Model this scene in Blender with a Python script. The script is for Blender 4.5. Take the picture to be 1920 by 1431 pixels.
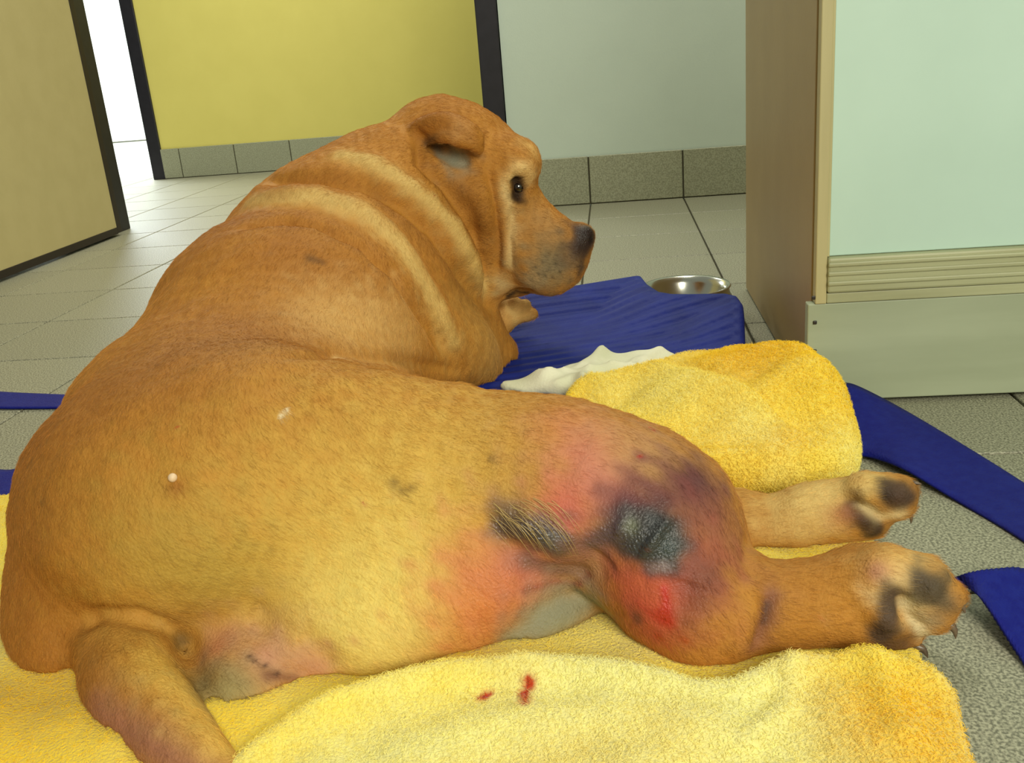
import bpy, bmesh, math, random
import numpy as np
from mathutils import Vector, Matrix
from mathutils.bvhtree import BVHTree

for o in list(bpy.data.objects):
    bpy.data.objects.remove(o, do_unlink=True)
S = bpy.context.scene
COL = S.collection
random.seed(4)
RNG = np.random.default_rng(7)

# ------------------------------------------------------------------ camera
F, W, H, CAM_H = 1810.0, 1920.0, 1431.0, 0.49
_th, _ro = math.radians(18.8), math.atan2(490, 5785)
_dn = np.array([math.sin(_ro)*math.cos(_th), math.cos(_ro)*math.cos(_th), math.sin(_th)])
_v = np.array([180., -635., F]); _f = _v - _dn*_v.dot(_dn); _f /= np.linalg.norm(_f)
_r = np.cross(_f, -_dn)
_r = _r if _r[0] > 0 else -_r
M3 = np.array([_r, _f, -_dn])              # world = M3 @ (image right, image down, forward)
CAMP = np.array([0., 0., CAM_H])
cd = bpy.data.cameras.new('camera'); cam = bpy.data.objects.new('camera', cd); COL.objects.link(cam)
cd.sensor_fit = 'HORIZONTAL'; cd.sensor_width = 36; cd.lens = F/W*36; cd.clip_start = .02
_c = np.stack([M3 @ [1, 0, 0], M3 @ [0, -1, 0], M3 @ [0, 0, -1]], 1)
mw = Matrix([list(_c[i])+[float(CAMP[i])] for i in range(3)] + [[0, 0, 0, 1]])
cam.matrix_world = mw
S.camera = cam

def ray(px, py): return M3 @ np.array([px-W/2, py-H/2, F])
def at(px, py, y):
    d = ray(px, py); return CAMP + d*(y/d[1])
def gr(px, py, z=0.):
    d = ray(px, py); return CAMP + d*((z-CAM_H)/d[2])

# ------------------------------------------------------------------ light and view
S.view_settings.view_transform = 'Standard'; S.view_settings.look = 'None'
S.view_settings.gamma = 1.0; S.view_settings.use_curve_mapping = False
S.view_settings.exposure = 0.0
wd = bpy.data.worlds.new('world'); S.world = wd; wd.use_nodes = True
wd.node_tree.nodes['Background'].inputs[0].default_value = (.95, 1.0, .80, 1)
wd.node_tree.nodes['Background'].inputs[1].default_value = .27

def area(name, loc, target, size, sizey, power, col):
    l = bpy.data.lights.new(name, 'AREA'); l.shape = 'RECTANGLE'; l.size = size; l.size_y = sizey
    l.energy = power; l.color = col
    o = bpy.data.objects.new(name, l); COL.objects.link(o); o.location = loc
    o.rotation_euler = (Vector(target)-Vector(loc)).to_track_quat('-Z', 'Y').to_euler()
    return o
area('window_daylight', (1.0, -1.6, 1.7), (-.1, 1.3, .1), 1.4, 1.2, 84, (1, .96, .80))
area('added_wall_fill', (.2, 2.2, 2.5), (.2, 2.35, 0), .6, 1.2, 34, (1, .97, .82))  # unseen fill added to lighten the pale wall and the floor before it
area('far_room_daylight', (-3.6, 6.2, 2.4), (-3.4, 6.3, 0), 2.0, 1.6, 300, (.86, .93, 1))
area('corridor_lamp', (-1.5, 4.1, 2.5), (-1.5, 4.1, 0), .5, 1.2, 36, (1, .97, .85))

# ------------------------------------------------------------------ helpers
def lin(c):
    c = [x/255 for x in c]
    return tuple(x/12.92 if x <= .04045 else ((x+.055)/1.055)**2.4 for x in c)
def lin4(c): return lin(c)+(1,)

def tag(o, label=None, cat=None, group=None, kind=None):
    if label: o['label'] = label
    if cat: o['category'] = cat
    if group: o['group'] = group
    if kind: o['kind'] = kind
    return o
def link(name, me, m=None, parent=None):
    o = bpy.data.objects.new(name, me); COL.objects.link(o)
    if m is not None and me is not None and not me.materials: me.materials.append(m)
    if parent is not None: o.parent = parent
    return o
def empty(name, loc=(0, 0, 0)):
    o = bpy.data.objects.new(name, None); COL.objects.link(o); o.location = loc
    o.empty_display_size = .05
    return o

def mat(name, col, rough=.6, noise=None, scale=20, bump=0, bscale=80, metal=0, sheen=0, coat=0, spec=.5, rnd=0, detail=4, stretch=None):
    """principled material; noise = second colour mixed by a noise texture in object space"""
    m = bpy.data.materials.new(name); m.use_nodes = True
    nt = m.node_tree; b = nt.nodes['Principled BSDF']
    b.inputs['Base Color'].default_value = lin4(col); b.inputs['Roughness'].default_value = rough
    b.inputs['Metallic'].default_value = metal; b.inputs['Specular IOR Level'].default_value = spec
    if sheen: b.inputs['Sheen Weight'].default_value = sheen
    if coat: b.inputs['Coat Weight'].default_value = coat
    tc = nt.nodes.new('ShaderNodeTexCoord'); vec = tc.outputs['Object']
    if stretch:
        mp = nt.nodes.new('ShaderNodeMapping'); mp.inputs['Scale'].default_value = stretch
        nt.links.new(vec, mp.inputs[0]); vec = mp.outputs[0]
    if noise:
        n = nt.nodes.new('ShaderNodeTexNoise'); n.inputs['Scale'].default_value = scale; n.inputs['Detail'].default_value = detail
        nt.links.new(vec, n.inputs['Vector'])
        r = nt.nodes.new('ShaderNodeValToRGB'); r.color_ramp.elements[0].position = .36; r.color_ramp.elements[1].position = .64
        r.color_ramp.elements[0].color = lin4(col); r.color_ramp.elements[1].color = lin4(noise)
        nt.links.new(n.outputs['Fac'], r.inputs[0]); src = r.outputs[0]
        if rnd:
            oi = nt.nodes.new('ShaderNodeObjectInfo'); mr = nt.nodes.new('ShaderNodeMapRange')
            mr.inputs['To Min'].default_value = 1-rnd; mr.inputs['To Max'].default_value = 1+rnd
            nt.links.new(oi.outputs['Random'], mr.inputs[0])
            mx = nt.nodes.new('ShaderNodeVectorMath'); mx.operation = 'SCALE'
            nt.links.new(src, mx.inputs[0]); nt.links.new(mr.outputs[0], mx.inputs['Scale']); src = mx.outputs[0]
        nt.links.new(src, b.inputs['Base Color'])
    if bump:
        n2 = nt.nodes.new('ShaderNodeTexNoise'); n2.inputs['Scale'].default_value = bscale; n2.inputs['Detail'].default_value = 3
        nt.links.new(vec, n2.inputs['Vector'])
        bp = nt.nodes.new('ShaderNodeBump'); bp.inputs['Strength'].default_value = bump; bp.inputs['Distance'].default_value = .004
        nt.links.new(n2.outputs['Fac'], bp.inputs['Height']); nt.links.new(bp.outputs[0], b.inputs['Normal'])
    return m

def box_mesh(name, lo, hi, bev=0.0, seg=2):
    bm = bmesh.new(); bmesh.ops.create_cube(bm, size=1)
    lo, hi = Vector(lo), Vector(hi)
    for v in bm.verts:
        v.co = Vector([(lo[i]+hi[i])/2 + v.co[i]*(hi[i]-lo[i]) for i in range(3)])
    if bev: bmesh.ops.bevel(bm, geom=bm.edges[:], offset=bev, segments=seg, affect='EDGES', profile=.5)
    me = bpy.data.meshes.new(name); bm.to_mesh(me); bm.free(); return me
def box(name, lo, hi, m, parent=None, bev=0.0, seg=2):
    return link(name, box_mesh(name, lo, hi, bev, seg), m, parent)

class Waves:
    """cheap smooth noise: sum of random plane waves"""
    def __init__(s, scale, n=14, seed=0, dim=3):
        r = np.random.default_rng(seed); d = r.normal(size=(n, dim)); d /= np.linalg.norm(d, axis=1)[:, None]
        s.k = d*(2*np.pi/scale)*r.uniform(.55, 1.6, (n, 1)); s.p = r.uniform(0, 6.28, n)
    def __call__(s, P):
        o = 0
        for k, p in zip(s.k, s.p): o = o + np.sin(P @ k + p)
        return o/math.sqrt(len(s.p)/2)

# ---- signed distance modelling: a grid, smooth unions, surface nets
class Field:
    def __init__(s, lo, hi, step):
        s.lo = np.array(lo, np.float32); s.step = step
        n = np.ceil((np.array(hi)-np.array(lo))/step).astype(int)+1
        s.ax = [(s.lo[i]+np.arange(n[i])*step).astype(np.float32) for i in range(3)]
        s.v = np.full(n, 1.0, np.float32)
    def sub(s, c0, c1, pad):
        a = [max(0, int((min(c0[i], c1[i])-pad-s.lo[i])/s.step)) for i in range(3)]
        b = [min(s.v.shape[i], int((max(c0[i], c1[i])+pad-s.lo[i])/s.step)+2) for i in range(3)]
        sl = tuple(slice(a[i], max(a[i], b[i])) for i in range(3))
        X, Y, Z = np.meshgrid(*[s.ax[i][sl[i]] for i in range(3)], indexing='ij', sparse=True)
        return sl, X, Y, Z
    def join(s, sl, d, k, cut=False):
        a = s.v[sl]
        if cut:      # smooth subtraction
            h = np.clip(.5-.5*(a+d)/k, 0, 1); s.v[sl] = a*(1-h)-d*h+k*h*(1-h)
        else:
            h = np.clip(.5+.5*(a-d)/k, 0, 1); s.v[sl] = a*(1-h)+d*h-k*h*(1-h)
    def cone(s, a, b, ra, rb, k=.02, cut=False):
        a, b = np.array(a, float), np.array(b, float)
        sl, X, Y, Z = s.sub(a, b, max(ra, rb)+k*1.3+.02)
        if s.v[sl].size == 0: return
        ba = b-a; L2 = max(ba @ ba, 1e-9)
        t = np.clip(((X-a[0])*ba[0]+(Y-a[1])*ba[1]+(Z-a[2])*ba[2])/L2, 0, 1)
        d = np.sqrt((X-a[0]-t*ba[0])**2+(Y-a[1]-t*ba[1])**2+(Z-a[2]-t*ba[2])**2)-(ra+(rb-ra)*t)
        s.join(sl, d, k, cut)
    def chain(s, pts, k=.02, cut=False, sub=5):
        """a limb: round cones along a smooth curve, joined to the rest as one piece"""
        C = np.array([list(p)+[r] for p, r in pts], float); n = len(C)
        if n > 2:
            E = np.vstack([2*C[0]-C[1], C, 2*C[-1]-C[-2]]); out = []
            for i in range(n-1):
                for j in range(sub):
                    t = j/sub; p0, p1, p2, p3 = E[i:i+4]
                    out.append(.5*(2*p1+(p2-p0)*t+(2*p0-5*p1+4*p2-p3)*t*t+(3*p1-p0-3*p2+p3)*t**3))
            C = np.array(out+[C[-1]])
        lo, hi = (C[:, :3]-C[:, 3:]).min(0), (C[:, :3]+C[:, 3:]).max(0)
        sl, X, Y, Z = s.sub(lo, hi, k*1.3+.02)
        if s.v[sl].size == 0: return
        D_ = np.full(s.v[sl].shape, 9., np.float32)
        for p, q in zip(C[:-1], C[1:]):
            a, ba = p[:3], q[:3]-p[:3]; L2 = max(ba @ ba, 1e-9)
            t = np.clip(((X-a[0])*ba[0]+(Y-a[1])*ba[1]+(Z-a[2])*ba[2])/L2, 0, 1)
            D_ = np.minimum(D_, np.sqrt((X-a[0]-t*ba[0])**2+(Y-a[1]-t*ba[1])**2+(Z-a[2]-t*ba[2])**2)-(p[3]+(q[3]-p[3])*t))
        s.join(sl, D_, k, cut)
    def ell(s, c, r, rot=None, k=.02, cut=False):
        c = np.array(c, float); R = np.eye(3) if rot is None else np.array(rot)   # rows: ellipsoid axes
        m = max(r); sl, X, Y, Z = s.sub(c, c, m+k*1.3+.02)
        if s.v[sl].size == 0: return
        q = [(X-c[0])*R[i][0]+(Y-c[1])*R[i][1]+(Z-c[2])*R[i][2] for i in range(3)]
        k0 = np.sqrt((q[0]/r[0])**2+(q[1]/r[1])**2+(q[2]/r[2])**2)+1e-6
        k1 = np.sqrt((q[0]/r[0]**2)**2+(q[1]/r[1]**2)**2+(q[2]/r[2]**2)**2)+1e-6
        s.join(sl, k0*(k0-1)/k1, k, cut)
    def mesh(s, name, smooth=2):
        v = s.v; neg = v < 0
        sh = np.array(v.shape)-1
        cnt = np.zeros(sh, np.int8)
        cor = [(i, j, k) for i in (0, 1) for j in (0, 1) for k in (0, 1)]
        for i, j, k in cor: cnt += neg[i:i+sh[0], j:j+sh[1], k:k+sh[2]]
        act = (cnt > 0) & (cnt < 8); idx = np.argwhere(act)
        num = np.full(sh, -1, np.int64); num[act] = np.arange(len(idx))
        vals = {c: v[idx[:, 0]+c[0], idx[:, 1]+c[1], idx[:, 2]+c[2]] for c in cor}
        P = np.zeros((len(idx), 3)); N = np.zeros(len(idx))
        for a in cor:
            for ax in range(3):
                if a[ax]: continue
                b = list(a); b[ax] = 1; b = tuple(b)
                va, vb = vals[a], vals[b]; x = (va < 0) != (vb < 0)
                t = np.where(x, va/np.where(x, va-vb, 1), 0)
                p = np.tile(np.array(a, float), (len(idx), 1)); p[:, ax] = t
                P += p*x[:, None]; N += x
        P = (idx + P/N[:, None])*s.step + s.lo
        faces = []
        for ax in range(3):
            o1, o2 = [(1, 2), (2, 0), (0, 1)][ax]
            a = neg.take(range(0, neg.shape[ax]-1), ax); b = neg.take(range(1, neg.shape[ax]), ax)
            e = np.argwhere(a != b); e = e[(e[:, o1] > 0) & (e[:, o2] > 0) & (e[:, o1] < sh[o1]) & (e[:, o2] < sh[o2])]
            flip = neg[e[:, 0], e[:, 1], e[:, 2]]
            q = []
            for d1, d2 in ((1, 1), (0, 1), (0, 0), (1, 0)):
                f = e.copy(); f[:, o1] -= d1; f[:, o2] -= d2; q.append(num[f[:, 0], f[:, 1], f[:, 2]])
            q = np.stack(q, 1); q[~flip] = q[~flip][:, ::-1]; faces.append(q)
        Q = np.concatenate(faces); Q = Q[(Q >= 0).all(1)]
        E = np.concatenate([Q[:, [0, 1]], Q[:, [1, 2]], Q[:, [2, 3]], Q[:, [3, 0]]])
        for _ in range(smooth):
            A = np.zeros_like(P); n = np.zeros(len(P))
            for i in range(3):
                A[:, i] = np.bincount(E[:, 0], P[E[:, 1], i], len(P))+np.bincount(E[:, 1], P[E[:, 0], i], len(P))
            n = np.bincount(E[:, 0], minlength=len(P))+np.bincount(E[:, 1], minlength=len(P))
            P = P*.5+.5*A/np.maximum(n, 1)[:, None]
        return mesh_np(name, P, Q)
def mesh_np(name, P, Q):
    me = bpy.data.meshes.new(name); me.vertices.add(len(P)); me.vertices.foreach_set('co', np.asarray(P, np.float32).ravel())
    me.loops.add(Q.size); me.loops.foreach_set('vertex_index', Q.astype(np.int32).ravel())
    me.polygons.add(len(Q)); me.polygons.foreach_set('loop_start', np.arange(0, Q.size, Q.shape[1], dtype=np.int32))
    me.update(calc_edges=True); me.validate()
    me.polygons.foreach_set('use_smooth', np.ones(len(me.polygons), bool)); me.update()
    return me
def getv(me):
    P = np.empty(len(me.vertices)*3, np.float32); me.vertices.foreach_get('co', P)
    N = np.empty_like(P); me.vertices.foreach_get('normal', N)
    return P.reshape(-1, 3).astype(float), N.reshape(-1, 3).astype(float)
def setv(me, P): me.vertices.foreach_set('co', P.astype(np.float32).ravel()); me.update()
def bvh(me):
    Q = np.empty(len(me.loops), np.int32); me.loops.foreach_get('vertex_index', Q)
    P, _ = getv(me)
    return BVHTree.FromPolygons([tuple(p) for p in P], [tuple(q) for q in Q.reshape(-1, 4)])
def hit(tree, px, py):
    d = Vector(ray(px, py)).normalized(); r = tree.ray_cast(Vector(CAMP), d)
    return np.array(r[0]) if r[0] is not None else None
def seg_dist(P, pts):
    """distance of points P to a polyline, and the parameter 0..1 along it"""
    best = np.full(len(P), 9.); par = np.zeros(len(P)); n = len(pts)-1
    for i in range(n):
        a, b = np.array(pts[i]), np.array(pts[i+1]); ba = b-a
        t = np.clip((P-a) @ ba/max(ba @ ba, 1e-9), 0, 1); d = np.linalg.norm(P-a-t[:, None]*ba, axis=1)
        m = d < best; best[m] = d[m]; par[m] = (i+t[m])/n
    return best, par
def colattr(me, C, name='coat'):
    a = me.color_attributes.new(name, 'FLOAT_COLOR', 'POINT')
    a.data.foreach_set('color', np.concatenate([C, np.ones((len(C), 1))], 1).astype(np.float32).ravel())
def fattr(me, V, name):
    a = me.attributes.new(name, 'FLOAT', 'POINT'); a.data.foreach_set('value', V.astype(np.float32))

def poly_sd(X, Y, poly):
    """signed distance (negative inside) to a polygon, on arrays"""
    d = np.full(np.broadcast(X, Y).shape, 1e9); ins = np.zeros(d.shape, bool); n = len(poly)
    for i in range(n):
        a, b = poly[i], poly[(i+1) % n]; ex, ey = b[0]-a[0], b[1]-a[1]
        wx, wy = X-a[0], Y-a[1]; t = np.clip((wx*ex+wy*ey)/(ex*ex+ey*ey+1e-12), 0, 1)
        d = np.minimum(d, (wx-ex*t)**2+(wy-ey*t)**2)
        c = ((a[1] > Y) != (b[1] > Y)) & (X < (b[0]-a[0])*(Y-a[1])/((b[1]-a[1]) or 1e-9)+a[0])
        ins ^= c
    d = np.sqrt(d); return np.where(ins, -d, d)
def smooth_poly(poly, it=2):
    p = [np.array(q, float) for q in poly]
    for _ in range(it):
        p = sum([[a*.75+b*.25, a*.25+b*.75] for a, b in zip(p, p[1:]+p[:1])], [])
    return p
def pad(name, poly, top, R, step=.005, z0=0.0, wob=None, smooth=2, base=None):
    """a soft solid slab on a polygon: top(X, Y, d) gives its height, R the rounding of its edge"""
    poly = [p[:2] for p in poly]; xs = [p[0] for p in poly]; ys = [p[1] for p in poly]
    gx = np.arange(min(xs)-.03, max(xs)+.03, step); gy = np.arange(min(ys)-.03, max(ys)+.03, step)
    X, Y = np.meshgrid(gx, gy, indexing='ij'); d = poly_sd(X, Y, poly)
    if wob is not None: d = d+wob(np.stack([X, Y, 0*X], -1).reshape(-1, 3)).reshape(X.shape)
    T = top(X, Y, -d); B = np.full(X.shape, z0) if base is None else base(X, Y)
    f = Field((gx[0], gy[0], z0-.02), (gx[-1], gy[-1], T.max()+.03), step)
    nx, ny, _ = f.v.shape
    def fit(A): return np.pad(A, ((0, nx-A.shape[0]), (0, ny-A.shape[1])), mode='edge')[:nx, :ny]
    d, T, B = fit(d), fit(T), fit(B)
    Z = f.ax[2][None, None, :]
    hz = np.maximum((T-B)/2, .002)[:, :, None]; zc = ((T+B)/2)[:, :, None]
    Rr = np.minimum(R, hz*.98)
    qx = d[:, :, None]+Rr; qz = np.abs(Z-zc)-hz+Rr
    f.v = (np.sqrt(np.maximum(qx, 0)**2+np.maximum(qz, 0)**2)+np.minimum(np.maximum(qx, qz), 0)-Rr).astype(np.float32)
    return f.mesh(name, smooth)

def strands(name, me, n, length, direction, rad, m, parent, dens=None, lift=.45, colname='coat', jit=.25, colvar=.16, seed=1, segs=3, lmul=None):
    """short hairs standing on a mesh, as hair curves; direction(P, N) gives the lie of the coat"""
    r = np.random.default_rng(seed); P, N = getv(me)
    Q = np.empty(len(me.loops), np.int32); me.loops.foreach_get('vertex_index', Q); Q = Q.reshape(-1, 4)
    ar = np.linalg.norm(np.cross(P[Q[:, 2]]-P[Q[:, 0]], P[Q[:, 3]]-P[Q[:, 1]]), axis=1)/2
    w = ar.copy()
    if dens is not None: w = w*dens[Q].mean(1)
    f = r.choice(len(Q), n, p=w/w.sum()); q = Q[f]
    u, v = r.random((n, 1)), r.random((n, 1))
    def bl(A): return (A[q[:, 0]]*(1-u)+A[q[:, 1]]*u)*(1-v)+(A[q[:, 3]]*(1-u)+A[q[:, 2]]*u)*v
    p, nn = bl(P), bl(N); nn /= np.linalg.norm(nn, axis=1)[:, None]+1e-9
    d = direction(p, nn)+r.normal(size=(n, 3))*jit; d -= nn*(d*nn).sum(1)[:, None]; d /= np.linalg.norm(d, axis=1)[:, None]+1e-9
    L = length*r.uniform(.6, 1.25, (n, 1))
    if lmul is not None: L = L*bl(lmul[:, None])
    pts = np.empty((n, segs, 3))
    for i in range(segs):
        t = i/(segs-1); pts[:, i] = p-nn*.0006+L*(d*(t*.75+.25*t*t)+nn*lift*(t-.45*t*t))
    cv = bpy.data.hair_curves.new(name); cv.add_curves([segs]*n)
    cv.attributes['position'].data.foreach_set('vector', pts.astype(np.float32).ravel())
    ra = cv.attributes.get('radius') or cv.attributes.new('radius', 'FLOAT', 'POINT')
    ra.data.foreach_set('value', np.tile(np.linspace(1, .25, segs)*rad, n).astype(np.float32))
    ca = np.empty(len(P)*4, np.float32); me.color_attributes[colname].data.foreach_get('color', ca)
    C = bl(ca.reshape(-1, 4)[:, :3].astype(float))*np.exp(r.normal(0, colvar, (n, 1)))
    a = cv.attributes.new(colname, 'FLOAT_COLOR', 'CURVE')
    a.data.foreach_set('color', np.concatenate([C, np.ones((n, 1))], 1).astype(np.float32).ravel())
    cv.materials.append(m)
    o = bpy.data.objects.new(name, cv); COL.objects.link(o); o.parent = parent; o['kind'] = 'stuff'
    return o
def attr_mat(name, rough=.6, spec=.3, colname='coat', wet=None, bump=0, bscale=300, sheen=0, vary=.0, vscale=40):
    m = bpy.data.materials.new(name); m.use_nodes = True; nt = m.node_tree; b = nt.nodes['Principled BSDF']
    a = nt.nodes.new('ShaderNodeAttribute'); a.attribute_name = colname; src = a.outputs['Color']
    b.inputs['Roughness'].default_value = rough; b.inputs['Specular IOR Level'].default_value = spec
    if sheen: b.inputs['Sheen Weight'].default_value = sheen
    tc = nt.nodes.new('ShaderNodeTexCoord')
    if vary:
        n = nt.nodes.new('ShaderNodeTexNoise'); n.inputs['Scale'].default_value = vscale; n.inputs['Detail'].default_value = 6
        nt.links.new(tc.outputs['Object'], n.inputs['Vector'])
        mr = nt.nodes.new('ShaderNodeMapRange'); mr.inputs['From Min'].default_value = .3; mr.inputs['From Max'].default_value = .7
        mr.inputs['To Min'].default_value = 1-vary; mr.inputs['To Max'].default_value = 1+vary
        nt.links.new(n.outputs['Fac'], mr.inputs[0])
        vm = nt.nodes.new('ShaderNodeVectorMath'); vm.operation = 'SCALE'
        nt.links.new(src, vm.inputs[0]); nt.links.new(mr.outputs[0], vm.inputs['Scale']); src = vm.outputs[0]
    nt.links.new(src, b.inputs['Base Color'])
    if wet:
        w = nt.nodes.new('ShaderNodeAttribute'); w.attribute_name = wet
        mr = nt.nodes.new('ShaderNodeMapRange'); mr.inputs['To Min'].default_value = rough; mr.inputs['To Max'].default_value = .2
        nt.links.new(w.outputs['Fac'], mr.inputs[0]); nt.links.new(mr.outputs[0], b.inputs['Roughness'])
        wet_out = w.outputs['Fac']; nt.links.new(wet_out, b.inputs['Coat Weight']); b.inputs['Coat Roughness'].default_value = .09
    if bump:
        n2 = nt.nodes.new('ShaderNodeTexNoise'); n2.inputs['Scale'].default_value = bscale; n2.inputs['Detail'].default_value = 4
        nt.links.new(tc.outputs['Object'], n2.inputs['Vector'])
        bp = nt.nodes.new('ShaderNodeBump'); bp.inputs['Strength'].default_value = bump; bp.inputs['Distance'].default_value = .003
        nt.links.new(n2.outputs['Fac'], bp.inputs['Height']); last = bp
        if wet:      # swollen wet skin is finely pebbled
            v = nt.nodes.new('ShaderNodeTexVoronoi'); v.inputs['Scale'].default_value = 420; nt.links.new(tc.outputs['Object'], v.inputs['Vector'])
            b2 = nt.nodes.new('ShaderNodeBump'); b2.inputs['Distance'].default_value = .0009; nt.links.new(wet_out, b2.inputs['Strength'])
            nt.links.new(v.outputs['Distance'], b2.inputs['Height']); nt.links.new(bp.outputs[0], b2.inputs['Normal']); last = b2
        nt.links.new(last.outputs[0], b.inputs['Normal'])
        if wet: nt.links.new(last.outputs[0], b.inputs['Coat Normal'])
    return m

# ------------------------------------------------------------------ materials of the room
m_grout = mat('grout', (82, 78, 58), .9)
m_tile = mat('floor_tile', (104, 103, 86), .45, noise=(176, 174, 150), scale=380, rnd=.05, bump=.15, bscale=300, detail=2)
m_skirt = mat('skirting_tile', (140, 142, 118), .5, noise=(172, 174, 148), scale=260, rnd=.05, detail=2)
m_yellow = mat('yellow_paint', (226, 214, 118), .75, noise=(223, 211, 115), scale=6, bump=.06, bscale=200)
m_white = mat('white_paint', (204, 219, 207), .75, noise=(201, 216, 204), scale=5, bump=.06, bscale=200)
m_farwhite = mat('far_white_paint', (228, 232, 232), .7)
m_dark = mat('dark_door_frame', (24, 22, 32), .45, noise=(30, 28, 38), scale=30)
m_doorleaf = mat('beige_door_laminate', (198, 184, 132), .5, noise=(194, 180, 128), scale=14, bump=.05, bscale=200)
m_doordark = mat('door_edging', (40, 30, 26), .5)
m_chrome = mat('brushed_steel', (200, 200, 190), .22, metal=1)

# ------------------------------------------------------------------ floor, walls, doors
T = .3; X0 = -.08; YW = 3.19; YB = 5.0
floor = box('floor', (-6, -1.5, -.05), (2.6, 9.2, -.007), m_grout); tag(floor, 'floor of speckled grey beige square tiles with dark joints', 'floor', kind='structure')
tile = box_mesh('floor_tile', (-.1478, -.1478, -.0075), (.1478, .1478, 0), .0014, 1); tile.materials.append(m_tile)
def inview(x, y, mg):
    c = M3.T @ (np.array([x, y, 0])-CAMP)
    if c[2] < .15: return False
    return abs(F*c[0]/c[2]) < W/2+mg and abs(F*c[1]/c[2]) < H/2+mg
nt_ = 0
for i in range(-14, 8):
    for j in range(-12, 7):
        x, y = X0+(i+.5)*T, YW+(j+.5)*T
        if y > YW and x > -.3: continue
        if y < -.2 or (y < YW and x < -1.7-.15): continue
        if (y < YW and -2.0 < x < 1.3) or inview(x, y, 230):
            o = link('floor_tile', tile, None, floor); o.location = (x, y, 0); o.rotation_euler.z = math.pi/2*random.randrange(4); nt_ += 1
print('floor tiles', nt_)
ff = box('floor_far_room', (-6, YB+.1, -.006), (-1.2, 9.1, -.001), mat('far_tiles', (205, 205, 196), .35, noise=(190, 190, 180), scale=200)); ff['kind'] = 'structure'; ff['label'] = 'pale tiled floor of the bright room beyond the doorway'

wm = box('wall_middle', (-.335, YW, -.01), (2.2, YW+.12, 2.6), m_white); tag(wm, 'pale grey green painted wall behind the cabinet', 'wall', kind='structure')
wl = box('wall_lintel', (-1.8, YW, 2.1), (-.335, YW+.12, 2.6), m_white); tag(wl, 'pale wall strip above the double doorway', 'wall', kind='structure')
wb = box('wall_back', (-2.36, YB, -.01), (2.2, YB+.12, 2.6), m_yellow); tag(wb, 'yellow painted corridor wall beyond the doorway', 'wall', kind='structure')
wb2 = box('wall_back_left', (-6, YB, -.01), (-3.45, YB+.12, 2.6), m_yellow); tag(wb2, 'yellow painted wall left of the bright doorway', 'wall', kind='structure')
wfl = box('wall_left', (-1.95, YW, -.01), (-1.77, YW+.12, 2.6), m_white); tag(wfl, 'narrow wall return beside the beige door', 'wall', kind='structure')
wr = box('wall_right', (2.2, -1.0, -.01), (2.32, 5.1, 2.6), m_white); tag(wr, 'pale painted side wall behind the cabinet end', 'wall', kind='structure')
wf = box('wall_far', (-6, 8.6, -.01), (-1.2, 8.72, 2.6), m_farwhite); tag(wf, 'white wall of the bright far room', 'wall', kind='structure')
wfs = box('wall_far_side', (-6.0, YB+.12, -.01), (-5.9, 8.6, 2.6), m_farwhite); tag(wfs, 'white side wall of the bright far room', 'wall', kind='structure')

# skirting: single glazed tiles set against the walls
def skirting(name, x0, x1, y, joint, label):
    root = box(name, (x0, y-.005, 0.0), (x1, y, .15), m_grout); tag(root, label, 'skirting', kind='structure')
    x = joint
    while x > x0: x -= T
    while x < x1:
        a, b = max(x+.0025, x0), min(x+T-.0025, x1)
        if b-a > .02:
            link('skirting_tile', box_mesh('skirting_tile', (a, y-.012, .003), (b, y-.004, .153), .0015, 1), m_skirt, root)
        x += T
skirting('baseboard_middle', -.335, 2.2, YW, X0, 'grey tile skirting along the pale wall')
skirting('baseboard_back', -2.36, -.2, YB, -2.26, 'grey tile skirting along the yellow wall')

t2 = box('trim_1', (-.405, YW-.012, 0), (-.338, YW+.135, 2.1), m_dark, bev=.003); tag(t2, 'black door frame post at the end of the pale wall', 'door frame', kind='structure')
t1 = box('trim_2', (-2.425, YB-.012, 0), (-2.357, YB+.135, 2.1), m_dark, bev=.003); tag(t1, 'dark door frame post at the end of the yellow wall', 'door frame', kind='structure')
t3 = box('trim_3', (-1.775, YW-.01, 0), (-1.735, YW+.13, 2.1), m_dark, bev=.003); tag(t3, 'dark door frame post behind the open beige door', 'door frame', kind='structure')
t4 = box('trim_4', (-3.45, YB-.012, 0), (-3.385, YB+.135, 2.1), m_dark, bev=.003); tag(t4, 'dark door frame post on the far side of the bright doorway', 'door frame', kind='structure')
t5 = box('trim_5', (-3.385, YB-.012, 2.1), (-2.425, YB+.135, 2.17), m_dark, bev=.003); tag(t5, 'dark door frame head over the bright doorway', 'door frame', kind='structure')

d1 = empty('door_1', (-1.72, YW, 0)); tag(d1, 'open beige laminate door with dark edging', 'door', kind='structure')
def dl(name, lo, hi, m, bev=.001): return box(name, lo, hi, m, d1, bev)
dl('door_leaf', (-.02, -1.25, .03), (.02, -.032, 2.05), m_doorleaf)
dl('edge_strip', (-.0215, -.032, .012), (.0215, -.004, 2.05), m_doordark)
dl('bottom_shade_strip', (-.0215, -1.25, .008), (.0215, -.032, .03), m_doordark)  # dark edge that also stands in for the shadow gap under the leaf
d2 = empty('door_2', (-4.25, 8.6, 0)); tag(d2, 'white panelled door in the bright far room', 'door', kind='structure')
box('door_leaf', (-.45, -.04, .01), (.45, -.005, 2.05), m_farwhite, d2, .002)
for xx in (-.3, .04): box('panel', (xx, -.048, .3), (xx+.27, -.04, 1.9), m_farwhite, d2, .004)
hp = box('handle_plate', (.37, -.048, .98), (.42, -.04, 1.2), mat('blue_grey_plate', (120, 140, 170), .4), d2, .003)
box('handle', (.28, -.09, 1.08), (.41, -.07, 1.1), m_chrome, d2, .006)

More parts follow.
